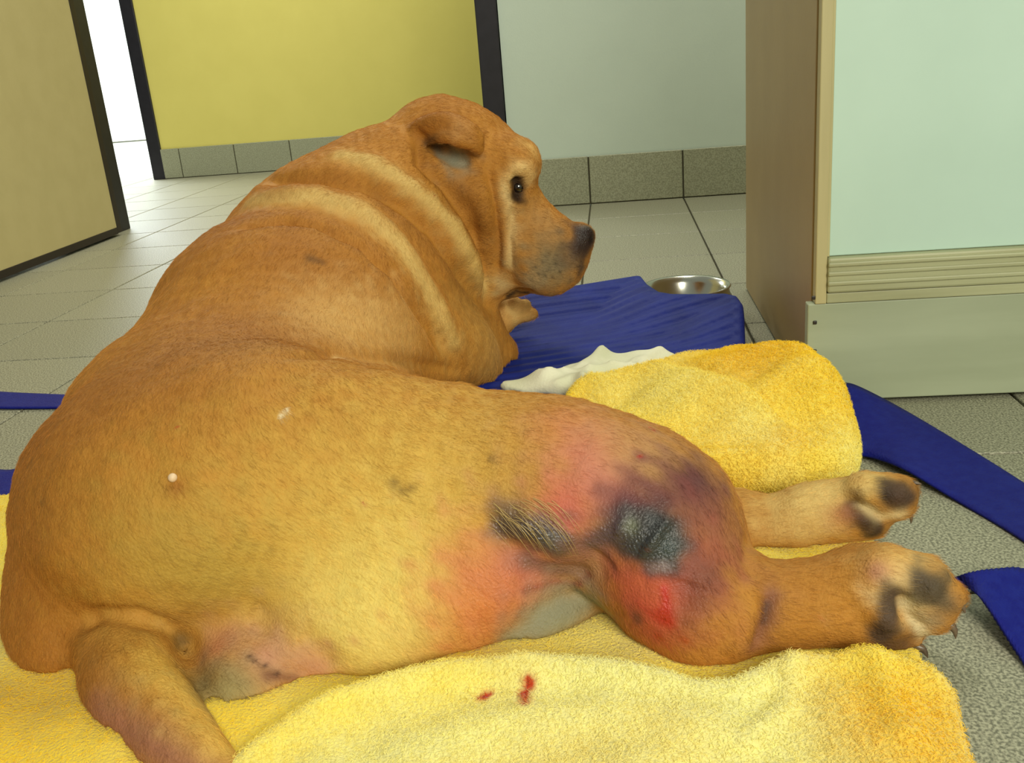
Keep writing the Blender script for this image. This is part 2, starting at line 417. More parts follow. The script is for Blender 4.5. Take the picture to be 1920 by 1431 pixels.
# ------------------------------------------------------------------ cabinet
m_side = mat('tan_laminate', (158, 132, 82), .45, noise=(153, 127, 78), scale=8, bump=.04, bscale=150)
m_panel = mat('pale_panel', (188, 214, 200), .5, noise=(182, 208, 194), scale=4)
m_edge = mat('cream_wood_edge', (190, 180, 132), .55, noise=(168, 158, 112), scale=20, stretch=(1, 1, .08))
m_plinth = mat('limed_wood', (166, 174, 146), .55, noise=(150, 158, 130), scale=16, stretch=(.12, 1, 1), bump=.08, bscale=60)
m_rail = mat('limed_rail', (176, 178, 140), .5, noise=(150, 150, 112), scale=22, stretch=(.1, 1, 1.4), bump=.08, bscale=60)
m_screw = mat('dark_cap', (40, 34, 26), .5)
cab = empty('cabinet', (.25, 1.275, 0)); tag(cab, 'tall cabinet with tan side, pale panelled front and limed plinth', 'cabinet')
def cb(name, lo, hi, m, bev=.0015): return box(name, lo, hi, m, cab, bev)
cb('side_panel', (0.004, .012, .003), (.024, .66, 2.0), m_side)
cb('back_panel', (.024, .64, .003), (1.1, .66, 2.0), m_side)
cb('side_panel', (1.1, .012, .003), (1.12, .66, 2.0), m_side)
cb('top_panel', (.004, .0, 2.0), (1.12, .66, 2.02), m_side)
pl = cb('plinth', (-.003, -.004, .006), (1.12, .014, .143), m_plinth)
fs = cb('stile', (.006, -.006, .143), (.0205, .014, 2.0), m_edge)
cb('bottom_rail', (.0205, -.006, .1435), (1.1, .012, .1575), m_rail)
ml = cb('moulding', (.0205, -.010, .1580), (1.1, .012, .2045), m_rail, .003)
for z in (.168, .181, .193): box('groove_bead', (.0205, -.0125, z), (1.1, -.009, z+.006), m_rail, ml, .0018)
cb('inner_bead', (.0205, -.001, .2050), (.0240, .008, 2.0), m_edge, .0008)
cb('front_panel', (.0235, .002, .2050), (1.1, .012, 2.0), m_panel)
for x, z in ((.004, .152), (.0065, .118), (.0070, .078), (.002, .0785)):
    o = box('screw_cap', (x-.0025, -.0062, z-.0025), (x+.0025, -.0035, z+.0025), m_screw, pl, .001)
# ------------------------------------------------------------------ blue mat with a notch, steel bowl
m_blue = mat('blue_rubber', (24, 40, 126), .55, spec=.2, noise=(20, 34, 108), scale=12, bump=.15, bscale=240)
mp_ = [gr(*p, z) for p, z in (((1398, 652), .03), ((1396, 600), .048), ((1394, 572), .062), ((1384, 553), .066), ((1362, 548), .066), ((1300, 549), .066), ((1262, 549), .066), ((1238, 545), .066), ((1216, 531), .066), ((1203, 515), .066), ((1192, 515), .066), ((1080, 533), .066), ((990, 545), .066))]
mpoly = [p[:2] for p in mp_] + [np.array((-.40, 1.70)), np.array((-.50, 1.25)), np.array((.12, 1.16)), np.array((.17, 1.2))]
_dir = gr(1390, 560, .045)[:2]-gr(985, 617, .045)[:2]; _dir /= np.linalg.norm(_dir); _nrm = np.array((-_dir[1], _dir[0]))
mfar = [np.array((p[0], p[1], 0)) for p in mp_[2:]]
def mtop(X, Y, d):
    P = np.stack([X, Y, 0*X], -1).reshape(-1, 3); de, _ = seg_dist(P, mfar); de = de.reshape(X.shape)
    s = X*_nrm[0]+Y*_nrm[1]; w = np.sin(s*2*np.pi/.030)
    return .03+.036*np.exp(-(de/.10)**2)+.0024*np.clip(w*2.5, -1, 1)*(d > .015)
mm = pad('ribbed_mat', mpoly, mtop, .008, step=.004, z0=.0005, smooth=1)
mo = link('ribbed_mat', mm, m_blue); tag(mo, 'blue ribbed rubber mat with a scooped notch lying under the dog', 'mat')

def lathe(name, prof, m, parent=None, seg=72, loc=(0, 0, 0)):
    P, Q = [], []
    for r, z in prof:
        for i in range(seg):
            a = 2*math.pi*i/seg; P.append((r*math.cos(a), r*math.sin(a), z))
    for j in range(len(prof)-1):
        for i in range(seg):
            k = (i+1) % seg; Q.append((j*seg+i, j*seg+k, (j+1)*seg+k, (j+1)*seg+i))
    o = link(name, mesh_np(name, np.array(P), np.array(Q)), m, parent); o.location = loc; return o
bowl = lathe('steel_bowl', [(r*.87, z) for r, z in [(.0005, .004), (.07, .004), (.098, .003), (.102, .0005), (.104, .004), (.094, .03), (.090, .052), (.094, .056), (.092, .0585), (.086, .057), (.080, .045), (.070, .018), (.060, .011), (.0005, .010)]], m_chrome,
             loc=(*(gr(1280, 518, .057)[:2]-np.array((.0, .078))), 0))
tag(bowl, 'shiny stainless steel dog bowl standing in the notch of the blue mat', 'bowl')

# ------------------------------------------------------------------ blue webbing straps
m_strap = mat('blue_webbing', (14, 20, 118), .6, spec=.2, noise=(20, 30, 126), scale=90, bump=.3, bscale=400)
def strap(name, left, right, label, n=70, thick=.0028, rib=False):
    """ribbon between two 3D edge curves"""
    def curve(pts):
        pts = np.array(pts, float); out = []
        P = np.vstack([2*pts[0]-pts[1], pts, 2*pts[-1]-pts[-2]])
        for k in range(n+1):
            u = k/n*(len(pts)-1); i = min(int(u), len(pts)-2); t = u-i; p0, p1, p2, p3 = P[i:i+4]
            out.append(.5*((2*p1)+(-p0+p2)*t+(2*p0-5*p1+4*p2-p3)*t*t+(-p0+3*p1-3*p2+p3)*t**3))
        return np.array(out)
    A, B = curve(left), curve(right); nw = 12
    top = np.stack([A+(B-A)*(k/nw) for k in range(nw+1)], 1)
    tu = np.gradient(top, axis=0); tv = np.gradient(top, axis=1); nn = np.cross(tu, tv); nn /= np.linalg.norm(nn, axis=2)[:, :, None]
    nn *= np.sign(nn[:, :, 2:3]+1e-6)
    if rib: top = top+nn*(.0006*np.cos(np.arange(n+1)*math.pi))[:, None, None]
    bot = top-nn*thick
    V = np.concatenate([top.reshape(-1, 3), bot.reshape(-1, 3)]); K = (n+1)*(nw+1); Q = []
    ix = lambda i, k: i*(nw+1)+k
    for i in range(n):
        for k in range(nw):
            q = (ix(i, k), ix(i+1, k), ix(i+1, k+1), ix(i, k+1)); Q.append(q); Q.append(tuple(K+a for a in reversed(q)))
        for k in (0, nw):
            Q.append((ix(i, k), ix(i+1, k), K+ix(i+1, k), K+ix(i, k)))
    for i in (0, n):
        for k in range(nw): Q.append((ix(i, k), ix(i, k+1), K+ix(i, k+1), K+ix(i, k)))
    me = mesh_np(name, V, np.array(Q)); bm = bmesh.new(); bm.from_mesh(me); bmesh.ops.recalc_face_normals(bm, faces=bm.faces[:]); bm.to_mesh(me); bm.free()
    o = link(name, me, m_strap); tag(o, label, 'strap', 'blue webbing straps'); return o
z_ = .0045
strap('webbing_strap', [at(1578, 716, 1.235), at(1610, 724, 1.23), at(1690, 765, 1.2), gr(1800, 830, .010), gr(1920, 905, z_), gr(2080, 1012, z_), gr(2420, 1240, z_)],
      [at(1612, 852, 1.085), at(1640, 858, 1.07), gr(1700, 880, .014), gr(1800, 940, z_), gr(1920, 1012, z_), gr(2080, 1130, z_), gr(2420, 1400, z_)],
      'wide flat blue webbing strap running from the folded towel past the cabinet')
strap('webbing_strap', [gr(1778, 1088, .012), gr(1815, 1074, .03), gr(1865, 1066, .03), gr(1925, 1068, .02), gr(1990, 1120, .006), gr(2050, 1220, z_), gr(2120, 1420, z_)],
      [gr(1790, 1096, .008), gr(1822, 1108, .022), gr(1856, 1142, .022), gr(1892, 1196, .012), gr(1925, 1250, z_), gr(1960, 1330, z_), gr(1985, 1480, z_)],
      'blue ribbed webbing strap end curling up beside the hind paw', rib=True)
strap('webbing_strap', [gr(-90, 727, z_), gr(0, 734, z_), gr(80, 738, z_), gr(200, 742, z_)], [gr(-90, 760, z_), gr(0, 764, z_), gr(80, 764, z_), gr(200, 764, z_)],
      'thin sliver of blue webbing strap on the tiles behind the dog\'s back')
strap('webbing_strap', [gr(-140, 850, z_), gr(0, 880, z_), gr(60, 870, z_), gr(160, 860, z_)], [gr(-140, 930, z_), gr(0, 945, z_), gr(60, 935, z_), gr(160, 920, z_)],
      'short piece of blue webbing strap at the edge of the towel by the dog\'s back')

# ------------------------------------------------------------------ towels
C_y = np.array(lin((250, 224, 76))); C_o = np.array(lin((243, 194, 28))); C_p = np.array(lin((248, 240, 158))); C_blood = np.array(lin((190, 60, 22)))
w1, w2, w3 = Waves(.20, seed=1), Waves(.07, seed=2), Waves(.025, seed=3)
m_towel = attr_mat('yellow_terry', .85, .1, bump=.9, bscale=420, sheen=.25, vary=.05, vscale=60)
m_pile = attr_mat('yellow_terry_pile', .8, .1)
def towel_paint(me, base, spots, mixo=.35, seed=11):
    P, N = getv(me); C = np.tile(base, (len(P), 1))
    w = np.clip(.4+.45*Waves(.20, seed=seed)(P), 0, 1)[:, None]*mixo; C = C*(1-w)+C_o*w
    w = np.clip(-.1+.5*Waves(.15, seed=seed+1)(P), 0, 1)[:, None]*.4; C = C*(1-w)+C_p*w
    for c, r, col, s in spots:
        w = (s*np.exp(-((P-c)**2).sum(1)/r**2))[:, None]; C = C*(1-w)+np.array(col)*w
    return C
SHEET = smooth_poly([gr(-190, 960)[:2], gr(-10, 948)[:2], (-.45, 1.15), (0.0, 1.15), (.2, 1.08), (.235, .93), (.245, .80), (.233, .70), (.2, .58), (.1, .40), (-.7, .40), (-.85, .65)], 2)
def sheet_top(X, Y):
    P = np.stack([X, Y, 0*X], -1).reshape(-1, 3); return (.012+.0022*w1(P)+.0012*w2(P)).reshape(X.shape)
def ground(X, Y):
    # what lies uppermost at a spot: floor, towel sheet or mat
    g = np.where(poly_sd(X, Y, SHEET) < .004, sheet_top(X, Y)+.001, .0005)
    return np.maximum(g, np.where(poly_sd(X, Y, mpoly) < .004, mtop(X, Y, 1.)+.001, .0005))
def up_dir(P, N): return N*0+np.random.default_rng(5).normal(size=P.shape)
# sheet under the dog
def top1(X, Y, d): return sheet_top(X, Y)
me = pad('yellow_towel', SHEET, top1, .006, step=.005, z0=.0003)
C = towel_paint(me, C_y, [(gr(60, 1350), .12, C_o, .8), (gr(20, 1200), .06, C_p*.9, .5), (gr(1150, 1190), .08, C_p, .4), (gr(1740, 1330), .05, C_o, .6)])  # deeper orange at the less lit corners, shade put into the towel colour
colattr(me, C); tw = link('yellow_towel', me, m_towel); tag(tw, 'thin yellow terry towel spread out flat under the whole dog', 'towel')
strands('pile', me, 60000, .004, up_dir, .00028, m_pile, tw, lift=1.2, jit=1, colvar=.08)
# folded front towel with a pale rolled edge
edge = [gr(*p, .03)[:2] for p in ((410, 1415), (500, 1352), (620, 1292), (760, 1256), (900, 1237), (1040, 1234), (1180, 1240), (1290, 1262), (1370, 1262), (1440, 1226), (1520, 1212), (1620, 1212), (1700, 1222), (1752, 1240))]
poly = edge + [np.array(p) for p in ((.232, .62), (.222, .56), (.216, .50), (.21, .40), (-.32, .40), (-.36, .46), (-.34, .52))]
fe = [np.append(e, 0) for e in edge]
def top2(X, Y, d):
    P = np.stack([X, Y, 0*X], -1).reshape(-1, 3)
    t = .022+.0035*w1(P)+.0016*w2(P)
    de, _ = seg_dist(P, fe); t = t+.010*np.exp(-((de-.012)/.016)**2)
    for pts, a, s in folds2:
        dd, _ = seg_dist(P, pts); t = t+a*np.exp(-(dd/s)**2)
    return t.reshape(X.shape)
folds2 = [([gr(1440, 1240), gr(1490, 1300), gr(1470, 1370), gr(1400, 1440)], .007, .008), ([gr(1560, 1230), gr(1640, 1300), gr(1690, 1431)], .008, .014),
          ([gr(560, 1390), gr(800, 1330), gr(1000, 1310), gr(1250, 1340)], .005, .012), ([gr(760, 1431), gr(1000, 1390), gr(1350, 1400)], .006, .02)]
me = pad('folded_towel', poly, top2, .013, step=.004, z0=.011, base=lambda X, Y: np.maximum(ground(X, Y), .009))
C = towel_paint(me, C_p*.96, [(gr(1690, 1330, .02), .05, C_o, .9), (gr(1640, 1240, .02), .05, C_y, .9), (gr(1740, 1420, .02), .06, C_o, .8), (gr(640, 1330, .02), .04, C_y, .7),
                          (gr(840, 1290, .02), .05, C_y, .6), (gr(500, 1400, .02), .04, C_y, .6)], .22, 21)  # pale base and orange right end carry the pool of light in the colour
tr = bvh(me); P, N = getv(me)
for pts, s in (([(990, 1272), (994, 1285), (983, 1300), (985, 1318)], .0032), ([(915, 1302), (903, 1310)], .003), ([(1000, 1280), (985, 1278)], .002)):
    hp_ = [p for p in (hit(tr, *q) for q in pts) if p is not None]
    if len(hp_) > 1:
        dd, _ = seg_dist(P, hp_); w = np.clip(1.6*np.exp(-(dd/s)**2), 0, 1)[:, None]; C = C*(1-w)+C_blood*w
colattr(me, C); tw2 = link('folded_towel', me, m_towel); tag(tw2, 'pale yellow folded towel edge in front of the dog with red blood spots', 'towel')
strands('pile', me, 60000, .0038, up_dir, .00028, m_pile, tw2, lift=1.2, jit=1, colvar=.08, seed=3)
# thick bundled towel beside the legs
poly = smooth_poly([(-.08, 1.04), (.10, .965), (.228, .955), (.262, 1.02), (.268, 1.12), (.258, 1.22), (.228, 1.275), (.165, 1.335), (.09, 1.37), (.03, 1.36), (-.05, 1.28), (-.10, 1.15)], 2)
crs = [[at(1135, 742, 1.24), at(1230, 700, 1.24), at(1330, 745, 1.15), at(1420, 800, 1.09), at(1530, 890, 1.0)], [at(1190, 700, 1.3), at(1260, 690, 1.28), at(1330, 700, 1.24)]]
def top3(X, Y, d):
    P = np.stack([X, Y, 0*X], -1).reshape(-1, 3); Xf, Yf = P[:, 0], P[:, 1]
    t = .050+.055*np.clip((Xf+.05)/.27, 0, 1)*np.clip((Yf-.93)/.2, .35, 1)-.02*np.clip((Yf-1.26)/.1, 0, 1.2)
    t = t+.0035*w1(P)+.0018*w2(P)
    c = np.array([[p[0], p[1], 0] for p in crs[0]]); dd, pr = seg_dist(P, c)
    # a flap lies over the near side: a step along the crease
    sg = np.ones(len(P)); bd = np.full(len(P), 9.)
    for i, (a, b) in enumerate(zip(c[:-1], c[1:])):
        ba = b-a; q = np.clip((P-a) @ ba/(ba @ ba), 0, 1); e = np.linalg.norm(P-a-q[:, None]*ba, axis=1); m = e < bd
        cr = ba[0]*(P[:, 1]-a[1])-ba[1]*(P[:, 0]-a[0]); sg[m] = np.sign(-cr[m]); bd[m] = e[m]
    fade = np.clip((1-pr)*2.2, 0, 1)
    t = t+fade*(.020*np.clip(sg*dd/.005, -1, 1)*np.exp(-(dd/.07)**2)-.010*np.exp(-(dd/.009)**2))
    c = np.array([[p[0], p[1], 0] for p in crs[1]]); dd, pr = seg_dist(P, c); t = t-.010*np.exp(-(dd/.010)**2)
    return t.reshape(X.shape)
me = pad('bundled_towel', poly, top3, .045, step=.004, z0=.0, base=ground)
C = towel_paint(me, C_y, [(at(1400, 690, 1.25), .08, C_o, .7), (at(1400, 770, 1.1), .025, C_o, .6), (at(1480, 850, 1.0), .03, C_o, .5), (at(1500, 760, 1.12), .05, C_o, .4), (at(1270, 770, 1.15), .08, C_p, .75), (at(1400, 850, 1.03), .06, C_p, .5), (at(1600, 880, 1.0), .05, C_p, .6)], .35, 31)
colattr(me, C); tw3 = link('bundled_towel', me, m_towel); tag(tw3, 'thick bundled bright yellow towel lying between the hind legs and the cabinet', 'towel')
strands('pile', me, 70000, .005, up_dir, .0003, m_pile, tw3, lift=1.2, jit=1, colvar=.08, seed=4)
# crumpled white cloth on the mat
poly = smooth_poly([(-.20, 1.30), (-.05, 1.24), (.05, 1.27), (.10, 1.33), (.09, 1.40), (.04, 1.425), (-.03, 1.415), (-.08, 1.37), (-.13, 1.32)], 2)
rid = [[gr(1020, 722, .04), gr(1085, 690, .05), gr(1135, 655, .05)], [gr(1090, 735, .04), gr(1105, 700, .05), gr(1130, 660, .05)], [gr(1110, 740, .04), gr(1150, 720, .05), gr(1250, 655, .04)], [gr(1040, 735, .04), gr(1075, 722, .04), gr(1110, 735, .04)], [gr(1060, 712, .04), gr(1090, 700, .05), gr(1180, 690, .05)], [gr(1150, 705, .04), gr(1190, 675, .05)], [gr(1010, 715, .04), gr(1050, 720, .04)]]
def top4(X, Y, d):
    P = np.stack([X, Y, 0*X], -1).reshape(-1, 3); t = .042+.003*w2(P)
    for r in rid:
        dd, _ = seg_dist(P, [[p[0], p[1], 0] for p in r]); t = t+.016*np.exp(-np.sqrt(dd**2+.004**2)/.010)
    return t.reshape(X.shape)
me = pad('white_cloth', poly, top4, .010, step=.004, z0=.0315, base=ground)
m_cloth = mat('white_cotton', (226, 226, 200), .8, noise=(210, 212, 180), scale=14, bump=.2, bscale=300)
wc = link('white_cloth', me, m_cloth); tag(wc, 'crumpled off white cotton cloth between the blue mat and the towel', 'cloth')

# ------------------------------------------------------------------ the dog
def rot_axes(fwd, up):
    f = np.array(fwd, float); f /= np.linalg.norm(f); u = np.array(up, float); u -= f*(u @ f); u /= np.linalg.norm(u)
    return np.array([f, np.cross(u, f), u])       # rows: forward, side, up
D = Field((-.74, .46, .0), (.36, 1.80, .50), .0035)
# trunk: rump, loin, ribs, shoulders
D.ell((-.412, .850, .108), (.184, .186, .132), k=.02)
D.ell(at(140, 1140, .77), (.052, .055, .052), k=.04)
D.ell(at(142, 1090, .77), (.050, .055, .056), k=.045)
D.ell(at(138, 1210, .715), (.046, .045, .042), k=.05)
D.ell(at(220, 1115, .755), (.075, .05, .048), k=.04)
D.ell((-.450, 1.02, .112), (.196, .20, .132), k=.04)
D.ell((-.440, 1.22, .155), (.185, .21, .165), k=.05)
D.ell((-.410, 1.38, .190), (.180, .17, .170), k=.05)
# neck and head
D.chain([((-.41, 1.38, .22), .135), ((-.345, 1.45, .275), .126), ((-.275, 1.50, .300), .106)], k=.05)
FW = at(1112, 455, 1.48)-at(835, 270, 1.50)
HR = rot_axes(FW, (0.30, -.05, 1))
D.ell(at(868, 295, 1.50), (.115, .078, .080), HR, k=.03)                       # cranium
D.ell(at(895, 370, 1.47), (.075, .062, .085), HR, k=.03)          # cheek
D.ell(at(968, 300, 1.47), (.040, .052, .032), HR, k=.018)        # brow
D.chain([(at(945, 395, 1.485), .058), (at(1010, 440, 1.48), .047), (at(1060, 468, 1.475), .041)], k=.025)   # muzzle
D.chain([(at(975, 460, 1.452), .036), (at(1020, 508, 1.450), .037), (at(1058, 505, 1.455), .030)], k=.018)     # hanging lip
D.chain([(at(985, 470, 1.51), .036), (at(1040, 505, 1.505), .032)], k=.018)
D.chain([(at(895, 480, 1.47), .055), (at(940, 522, 1.47), .031), (at(972, 528, 1.475), .024)], k=.025)       # jaw
D.ell(at(1090, 446, 1.475), (.022, .026, .023), HR, k=.010)       # nose
# ear: a small folded flap
D.chain([(at(792, 245, 1.425), .017), (at(815, 232, 1.412), .016), (at(860, 236, 1.405), .015), (at(893, 258, 1.405), .011), (at(900, 282, 1.410), .006)], k=.010)
D.ell(at(835, 280, 1.42), (.040, .016, .016), HR, k=.014, cut=True)
D.chain([(at(800, 262, 1.418), .008), (at(840, 258, 1.398), .009), (at(880, 270, 1.398), .008), (at(899, 284, 1.404), .005)], k=.006)
D.chain([(np.array((-.36, 1.24, .12)), .09), (at(820, 650, 1.33), .075), (at(880, 690, 1.38), .05)], k=.04)
# near front leg: shoulder, elbow, forearm, paw
D.chain([(at(780, 500, 1.40), .09), (at(850, 580, 1.44), .062), (at(906, 662, 1.46), .052)], k=.035)
D.chain([(at(900, 655, 1.47), .042), (at(922, 622, 1.54), .026), (at(950, 596, 1.555), .021)], k=.015)
for px, py in ((944, 574), (965, 567), (985, 571), (996, 588)):
    D.chain([(at(952, 598, 1.555), .014), (at(px, py, 1.56), .0112)], k=.002)
D.chain([(at(890, 665, 1.45), .045), (at(922, 676, 1.455), .036)], k=.02)
# far front leg, mostly hidden
D.chain([(np.array((-.36, 1.53, .12)), .07), (np.array((-.28, 1.58, .07)), .045), (np.array((-.22, 1.66, .065)), .030)], k=.03)
# near hind leg: thigh, stifle, shank, hock
D.chain([(np.array((-.34, .83, .110)), .130), (at(850, 950, .82), .114), (at(1050, 925, .80), .088), (at(1170, 955, .79), .080), (at(1216, 985, .78), .077)], k=.04)
D.chain([(at(640, 1175, .73), .068), (at(780, 1150, .73), .062), (at(900, 1105, .74), .052)], k=.04)       # buttock
D.chain([(at(1216, 985, .78), .077), (at(1266, 1070, .745), .068), (at(1300, 1135, .72), .054), (at(1308, 1195, .705), .038)], k=.02)
D.chain([(at(1340, 1140, .72), .046), (at(1420, 1138, .715), .039), (at(1520, 1130, .715), .037), (at(1610, 1118, .715), .041)], k=.02)
D.ell(at(1655, 1110, .712), (.042, .028, .038), k=.015)
# perineum and tail
D.ell(at(500, 1215, .715), (.085, .050, .048), k=.025)
D.ell(at(440, 1292, .660), (.055, .040, .034), k=.025)
D.chain([(at(225, 1150, .74), .050), (at(235, 1215, .69), .043), (at(258, 1295, .64), .041), (at(318, 1378, .59), .033), (at(378, 1440, .555), .025), (at(470, 1510, .525), .016)], k=.010)
# toes of the near hind paw
for a, b, ra, rb in (((1660, 1075), (1738, 1082), .024, .017), ((1690, 1105), (1772, 1118), .020, .016), ((1670, 1145), (1750, 1155), .020, .016), ((1625, 1180), (1700, 1212), .020, .0145)):
    D.chain([(at(*a, .70), ra), (at(*b, .698), rb)], k=.007)
# far hind leg: thigh under the belly, shank, paw
D.chain([(np.array((-.28, .90, .075)), .06), (np.array((-.05, .905, .06)), .05), (at(1400, 1000, .89), .042), (at(1520, 970, .885), .034), (at(1620, 945, .885), .030)], k=.03)
for a, b, ra, rb in (((1620, 920), (1690, 922), .020, .0155), ((1630, 950), (1685, 945), .019, .0155), ((1580, 975), (1635, 985), .019, .014)):
    D.chain([(at(*a, .872), ra), (at(*b, .870), rb)], k=.007)
# inner thigh and belly on the towel
D.chain([(np.array((-.22, .76, .035)), .04), (at(900, 1215, .72), .024), (at(1000, 1172, .725), .021), (at(1075, 1140, .75), .021), (at(1150, 1125, .79), .022)], k=.008)
# resting flat on the towel
Zf = D.ax[2][None, None, :]; Xg, Yg = np.meshgrid(D.ax[0], D.ax[1], indexing='ij')
D.v = np.maximum(D.v, ((ground(Xg, Yg)-.001)[:, :, None]-Zf)).astype(np.float32)
me = D.mesh('dog', 3); del D
# skin folds: ridges and grooves along lines drawn on the body
def on(tree, pts, stepx=16):
    out = []
    for (a, b), (c, d) in zip(pts[:-1], pts[1:]):
        n = max(1, int(math.hypot(c-a, d-b)/stepx))
        for i in range(n):
            h = hit(tree, a+(c-a)*i/n, b+(d-b)*i/n)
            if h is not None and (not out or np.linalg.norm(h-out[-1]) < .12): out.append(h)
    h = hit(tree, *pts[-1])
    if h is not None: out.append(h)
    return out
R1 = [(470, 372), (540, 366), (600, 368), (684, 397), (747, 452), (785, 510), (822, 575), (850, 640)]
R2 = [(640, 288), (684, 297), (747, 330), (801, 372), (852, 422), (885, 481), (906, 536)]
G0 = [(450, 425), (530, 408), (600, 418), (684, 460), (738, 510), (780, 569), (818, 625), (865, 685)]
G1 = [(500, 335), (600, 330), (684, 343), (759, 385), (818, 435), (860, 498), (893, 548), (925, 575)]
G2 = [(784, 255), (790, 300), (835, 343), (872, 393), (902, 452), (919, 510), (919, 565)]
G3 = [(915, 315), (931, 385), (937, 450), (933, 527)]
G4 = [(962, 392), (955, 443), (960, 500)]
FOLDS = [(R1, .011, .020), (R2, .009, .017), (G0, -.013, .013), (G1, -.018, .013), (G2, -.018, .011), (G3, -.009, .007), (G4, -.005, .006), ([(968, 335), (972, 352), (974, 368)], -.010, .011),
         ([(945, 560), (969, 545), (1000, 548)], -.007, .005),                         # mouth
         ([(900, 350), (905, 420), (912, 480)], .005, .012), ([(945, 420), (946, 500)], .004, .008),
         ([(965, 318), (988, 312), (1000, 325)], .004, .008), ([(955, 380), (975, 388), (992, 378)], .003, .006), # eyelids
         ([(800, 310), (840, 318), (880, 330)], -.003, .012),
         ([(540, 672), (640, 660), (760, 678), (870, 697)], -.006, .009), ([(600, 700), (760, 715), (900, 735)], .004, .03),
         ([(150, 1172), (200, 1150), (262, 1152), (310, 1172)], -.008, .008),   # over the tail
         ([(345, 1200), (362, 1250), (385, 1295)], -.005, .010),
         ([(470, 1140), (490, 1160), (480, 1190)], -.006, .012), ([(560, 1190), (610, 1240), (640, 1270)], -.006, .012), ([(480, 1240), (560, 1262), (640, 1278)], -.004, .006),
         ([(900, 960), (940, 1010), (1000, 1070), (1075, 1085)], -.006, .014), ([(1075, 1090), (1110, 1070), (1130, 1040)], -.009, .013),
         ([(960, 985), (1030, 1010), (1065, 1030)], .006, .014),
         ([(1160, 985), (1170, 990)], .006, .012), ([(1225, 1000), (1240, 1010)], .011, .019), ([(1080, 880), (1120, 900)], .004, .02),
         ([(1300, 1090), (1290, 1150)], -.004, .016), ([(1440, 1110), (1436, 1160), (1415, 1215)], -.006, .008), ([(1410, 1090), (1405, 1160), (1380, 1230)], .004, .014),
         ([(1405, 1010), (1402, 1050), (1420, 1085)], -.004, .008),
         ([(1655, 1150), (1672, 1180)], .005, .012), ([(1735, 1105), (1760, 1115)], .004, .013), ([(1680, 1215), (1700, 1220)], .003, .008), ([(1590, 1130), (1610, 1170), (1640, 1190)], -.004, .008),
         ([(1690, 1120), (1705, 1160), (1735, 1185)], -.009, .006), ([(1600, 960), (1630, 985)], .004, .010), ([(1665, 930), (1700, 925)], .004, .011), ([(1590, 940), (1625, 955), (1655, 975)], -.008, .006)]
for pts, amp, sg in FOLDS:
    tree = bvh(me) if pts in (R1, G0, FOLDS[8][0]) else tree
    P, N = getv(me); L = on(tree, pts)
    if len(L) < 2: print('fold missed', pts); continue
    dd, pr = seg_dist(P, L); fade = np.clip(np.minimum(pr, 1-pr)*6+.35, 0, 1)
    m_ = dd < 3.5*sg; P[m_] += N[m_]*(amp*fade[m_]*np.exp(-(dd[m_]/sg)**2))[:, None]; setv(me, P)
P, N = getv(me)
P += N*(.0007*Waves(.06, seed=40)(P)+.00025*Waves(.02, seed=41)(P))[:, None]*np.clip((P[:, 2:3]-.012)/.02, 0, 1)
setv(me, P); tree = bvh(me); P, N = getv(me)

# coat colours and some painted light and shade, each mark placed on the body
tan, gold, cream, rust = (178, 122, 48), (212, 174, 80), (222, 196, 124), (148, 88, 30)
C = np.tile(np.array(lin(tan)), (len(P), 1)); wet = np.zeros(len(P)); fur = np.ones(len(P)); flen = np.ones(len(P))
w = np.clip(.5+.5*Waves(.11, seed=50)(P), 0, 1)[:, None]*.22; C = C*(1-w)+np.array(lin((200, 144, 58)))*w
w = np.clip(.5+.5*Waves(.03, seed=51)(P), 0, 1)[:, None]*.07; C = C*(1-w)+np.array(lin((170, 112, 42)))*w
noi = Waves(.022, seed=52)(P)
def mix(w, col, wt=0, bald=0):
    global C, wet, fur
    w = np.clip(w, 0, 1); C = C*(1-w[:, None])+np.array(lin(col))*w[:, None]
    if wt: wet = np.maximum(wet, w*wt)
    if bald: fur = fur*(1-w*bald)
def dot(px, py, r, col, s=1, wt=0, bald=0, rag=.25, pw=2):
    h = hit(tree, px, py)
    if h is None: print('dot missed', px, py); return
    d = np.linalg.norm(P-h, axis=1)/r*(1+rag*noi*.5); mix(s*np.exp(-np.abs(d)**pw), col, wt, bald)
def stroke(pts, r, col, s=1, wt=0, bald=0, rag=.25, pw=2):
    L = on(tree, pts)
    if len(L) < 2: print('stroke missed', pts); return
    d, _ = seg_dist(P, L); d = d/r*(1+rag*noi*.5); mix(s*np.exp(-np.abs(d)**pw), col, wt, bald)
# broad tones, with the lit buttock and dimmer back worked into the coat
for p in ((620, 1120, .13), (760, 1010, .12), (820, 1160, .09), (560, 1020, .10), (850, 900, .10)): dot(*p[:2], p[2], gold, .5)
for p in ((640, 1150, .06), (760, 1080, .06), (720, 1200, .05)): dot(*p[:2], p[2], (236, 214, 118), .55)
for p in ((90, 800, .13), (60, 1020, .11), (70, 1180, .08), (560, 480, .10), (720, 560, .06), (420, 420, .09), (650, 240, .07), (820, 215, .06), (300, 700, .10), (200, 620, .10), (480, 620, .08)): dot(*p[:2], p[2], rust, .45)
for p in ((700, 600, .05), (620, 600, .06), (760, 620, .05)): dot(*p[:2], p[2], (218, 178, 110), .5)
dot(250, 1000, .12, (190, 140, 52), .4); dot(300, 1060, .06, (176, 150, 66), .5); dot(420, 1080, .05, (176, 152, 70), .5)
stroke(R1, .017, cream, .62); stroke(R2, .015, cream, .66); dot(900, 600, .07, (176, 134, 62), .7); dot(930, 660, .05, (190, 150, 84), .6)  # cream fur bands on the fold ridges, with their highlight painted in
dot(968, 582, .030, (232, 196, 122), .8)
stroke([(470, 360), (560, 345), (640, 330)], .02, (168, 112, 44), .5)
